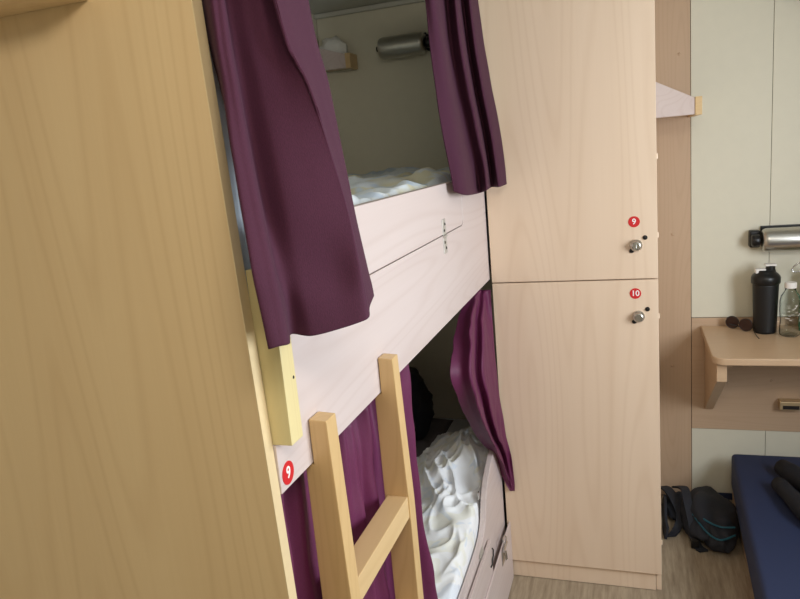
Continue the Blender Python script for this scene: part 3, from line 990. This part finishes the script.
# clear bottle
cx, cy = 0.583, 2.925
cb = thing('water_bottle', 'clear plastic water bottle with white cap beside the black shaker', 'bottle', (cx, cy, 0.803))
obj('bottle_body', lathe([(0, 0.001), (0.030, 0.001), (0.036, 0.006), (0.0365, 0.02), (0.034, 0.06), (0.0365, 0.10), (0.0365, 0.14), (0.032, 0.16), (0.022, 0.175), (0.0185, 0.182), (0.0185, 0.193),
                          (0.0165, 0.193), (0.0165, 0.181), (0.020, 0.173), (0.030, 0.158), (0.0345, 0.139), (0.0345, 0.10), (0.032, 0.06), (0.0345, 0.02), (0.034, 0.008), (0.029, 0.004), (0, 0.004)],
                         (cx, cy, 0.803), 'Z', 36), 'clear', cb, smooth=True)
obj('cap', lathe([(0, 0.2125), (0.0195, 0.2125), (0.021, 0.210), (0.021, 0.191), (0.0192, 0.190)], (cx, cy, 0.803), 'Z', 30), 'paper', cb, smooth=False)
bm = bmesh.new()
rnd = random.Random(5)
for i in range(26):     # pale print around the bottle
    a = math.radians(-90 + rnd.uniform(-60, 60))
    zz = 0.80 + rnd.uniform(0.065, 0.135)
    rr = 0.0375
    l_ = rnd.uniform(0.006, 0.018)
    da = rnd.uniform(0.05, 0.3)
    tube([(cx + rr * math.cos(a), cy + rr * math.sin(a), zz), (cx + rr * math.cos(a + da), cy + rr * math.sin(a + da), zz + rnd.choice((0, 0, l_)))], 0.0011, 5, bm)
obj('printed_marks', bm, 'paper', cb, 'pale printed marks')

# green bottle with carabiner
cx, cy = 0.672, 3.0
gb_ = thing('green_bottle', 'green flask with a silver carabiner behind the clear bottle', 'bottle', (cx, cy, 0.803))
obj('bottle_body', lathe([(0, 0.001), (0.034, 0.001), (0.037, 0.005), (0.037, 0.17), (0.030, 0.19), (0.020, 0.20), (0, 0.20)], (cx, cy, 0.803), 'Z', 32), 'green', gb_, smooth=True)
obj('lid', lathe([(0, 0.245), (0.018, 0.245), (0.022, 0.24), (0.022, 0.2005), (0, 0.2005)], (cx, cy, 0.803), 'Z', 28), 'black', gb_, smooth=True)
pts = [(cx - 0.045 + 0.030 * math.cos(a), cy - 0.02, 1.065 + 0.017 * math.sin(a) + 0.012 * math.cos(a)) for a in [2 * math.pi * k / 20 for k in range(20)]]
obj('carabiner', tube(pts, 0.003, 8, closed=True), 'chrome', gb_, smooth=True)

# sunglasses
sg = thing('sunglasses', 'brown round sunglasses lying folded in front of the black shaker', 'sunglasses', (0.42, 2.99, 0.803))
for (x, y) in ((0.394, 3.030), (0.438, 2.985)):
    f = Vector((-0.35, -1.0, 0)).normalized()
    side_ = Vector((0.85, -0.35, 0)).normalized()
    c0 = Vector((x, y, 0.831))
    t = bmesh.new()
    ring = []
    for ly in (0, 1):
        ring.append([t.verts.new(c0 + side_ * 0.0245 * math.cos(a) + Vector((0, 0, 1)) * 0.0255 * math.sin(a) + f * (0.002 * ly)) for a in [2 * math.pi * k / 24 for k in range(24)]])
    t.faces.new(ring[0])
    t.faces.new(list(reversed(ring[1])))
    for k in range(24):
        j = (k + 1) % 24
        t.faces.new([ring[0][j], ring[0][k], ring[1][k], ring[1][j]])
    obj('lens', t, 'lens', sg)
    obj('lens_rim', tube([tuple(c0 + side_ * 0.0255 * math.cos(a) + Vector((0, 0, 1)) * 0.0255 * math.sin(a) + f * 0.001) for a in [2 * math.pi * k / 24 for k in range(24)]], 0.0016, 6, closed=True), 'black', sg)
obj('bridge', tube([(0.413, 3.006, 0.826), (0.420, 3.0, 0.830), (0.427, 2.995, 0.826)], 0.0018, 6), 'brass', sg)
obj('temple', tube([(0.380, 3.022, 0.826), (0.43, 3.015, 0.812), (0.442, 3.008, 0.808), (0.452, 3.003, 0.8055)], 0.0017, 6), 'black', sg)
obj('temple', tube([(0.460, 2.977, 0.826), (0.462, 2.93, 0.812), (0.464, 2.90, 0.808), (0.468, 2.87, 0.8055)], 0.0017, 6), 'black', sg)

# ================================================================ right-hand berth
berth = thing('low_berth', 'low berth base with pale wooden front under the navy mattress', 'bed', (0.85, 2.1, 0))
obj('front_board', box(0.394, 0.414, 1.02, 2.98, 0.001, 0.118, 0.002), 'tablewood', berth)
obj('end_board', box(0.4145, XR - 0.003, 2.96, 2.98, 0.001, 0.118, 0.002), 'tablewood', berth)
obj('slatted_base', box(0.4145, XR - 0.003, 1.02, 2.959, 0.10, 0.118), 'tablewood', berth)
# mattress, lying very slightly askew
t = box(0.0, 0.93, -1.90, 0.0, 0.119, 0.272, 0.022, seg=4)
a = math.radians(-2.2)
mat = bpy.data.objects
for v in t.verts:
    x, y = v.co.x, v.co.y
    if x > 0.5:
        x = 0.5 + (x - 0.5) * 0.96
    v.co.x = 0.388 + x * math.cos(a) - y * math.sin(a) if False else 0.388 + x + y * 0.040
    v.co.y = 2.985 + y
nm = thing('mattress', 'navy blue mattress on the low berth at the right edge', 'mattress', (0.85, 2.0, 0.119))
obj('mattress_body', t, 'navy', nm, smooth=True)

# black jacket folded on the mattress
jk = thing('folded_jacket', 'black jacket lying folded on the navy mattress', 'jacket', (0.66, 2.65, 0.273))


def fold_roll(x0, y0, x1, y1, rad, z, lift, seed):
    pts = []
    rr = []
    for k in range(9):
        s = k / 8
        pts.append((x0 + (x1 - x0) * s + 0.012 * math.sin(s * 5 + seed), y0 + (y1 - y0) * s, z + rad * 0.75 + lift * math.sin(s * math.pi)))
        rr.append(rad * (0.55 + 0.45 * math.sin(math.pi * (0.12 + 0.76 * s))) * (1 + 0.12 * math.sin(seed + 9 * s)))
    return tube(pts, rr, 14)


t = fold_roll(0.535, 2.80, 0.70, 2.32, 0.040, 0.274, 0.012, 1)
t2 = fold_roll(0.500, 2.66, 0.63, 2.24, 0.036, 0.274, 0.01, 2.3)
b1 = obj('jacket_body', blob((0.80, 2.50, 0.315), (0.17, 0.26, 0.05), 5, 0.2, 4, 0.2735), 'jacket', jk, smooth=True)
obj('sleeve', t, 'jacket', jk, smooth=True)
obj('sleeve', t2, 'jacket', jk, smooth=True)

# ================================================================ backpack on the floor
bp = thing('backpack', 'dark navy hiking backpack with teal trim slumped on the floor by the berth', 'backpack', (0.28, 2.85, 0))
tb = blob((0.292, 2.84, 0.05), (0.112, 0.18, 0.068), 1.7, 0.22, 4, 0.002)
for v in tb.verts:
    v.co.x = min(v.co.x, 0.391)
obj('main_body', tb, 'bagcloth', bp, smooth=True)
obj('lid_pocket', blob((0.185, 2.95, 0.028), (0.075, 0.10, 0.036), 6.1, 0.22, 4, 0.002), 'bagcloth', bp, smooth=True)
obj('front_pocket', blob((0.315, 2.70, 0.045), (0.060, 0.085, 0.052), 9.3, 0.2, 4, 0.002), 'bagcloth', bp, smooth=True)
for pts, wd in (([(0.115, 3.03, 0.07), (0.135, 2.98, 0.085), (0.16, 2.91, 0.075), (0.18, 2.84, 0.04), (0.16, 2.78, 0.012), (0.135, 2.73, 0.006)], 0.04),
                ([(0.17, 3.02, 0.08), (0.20, 2.94, 0.115), (0.205, 2.85, 0.11), (0.215, 2.76, 0.07), (0.225, 2.68, 0.012), (0.25, 2.64, 0.006)], 0.035)):
    obj('shoulder_strap', ribbon(pts, (1, 0.35, 0), wd, 0.008), 'bagcloth', bp)
obj('hip_belt', ribbon([(0.118, 2.95, 0.05), (0.116, 2.86, 0.055), (0.114, 2.78, 0.03), (0.118, 2.71, 0.027)], (0.2, 0, 1), 0.05, 0.01), 'bagcloth', bp)
for pts in ([(0.215, 2.80, 0.085), (0.26, 2.665, 0.078), (0.305, 2.615, 0.075), (0.362, 2.65, 0.080)],
            [(0.225, 2.80, 0.095), (0.26, 2.715, 0.10), (0.31, 2.675, 0.097), (0.365, 2.68, 0.096)]):
    obj('trim_tape', tube([tuple(p) for p in cr_line([Vector(q) for q in pts], 6)], 0.0038, 6), 'teal', bp, 'teal trim')
obj('buckle', box(0.205, 0.235, 2.655, 2.675, 0.004, 0.04, 0.004), 'black', bp)
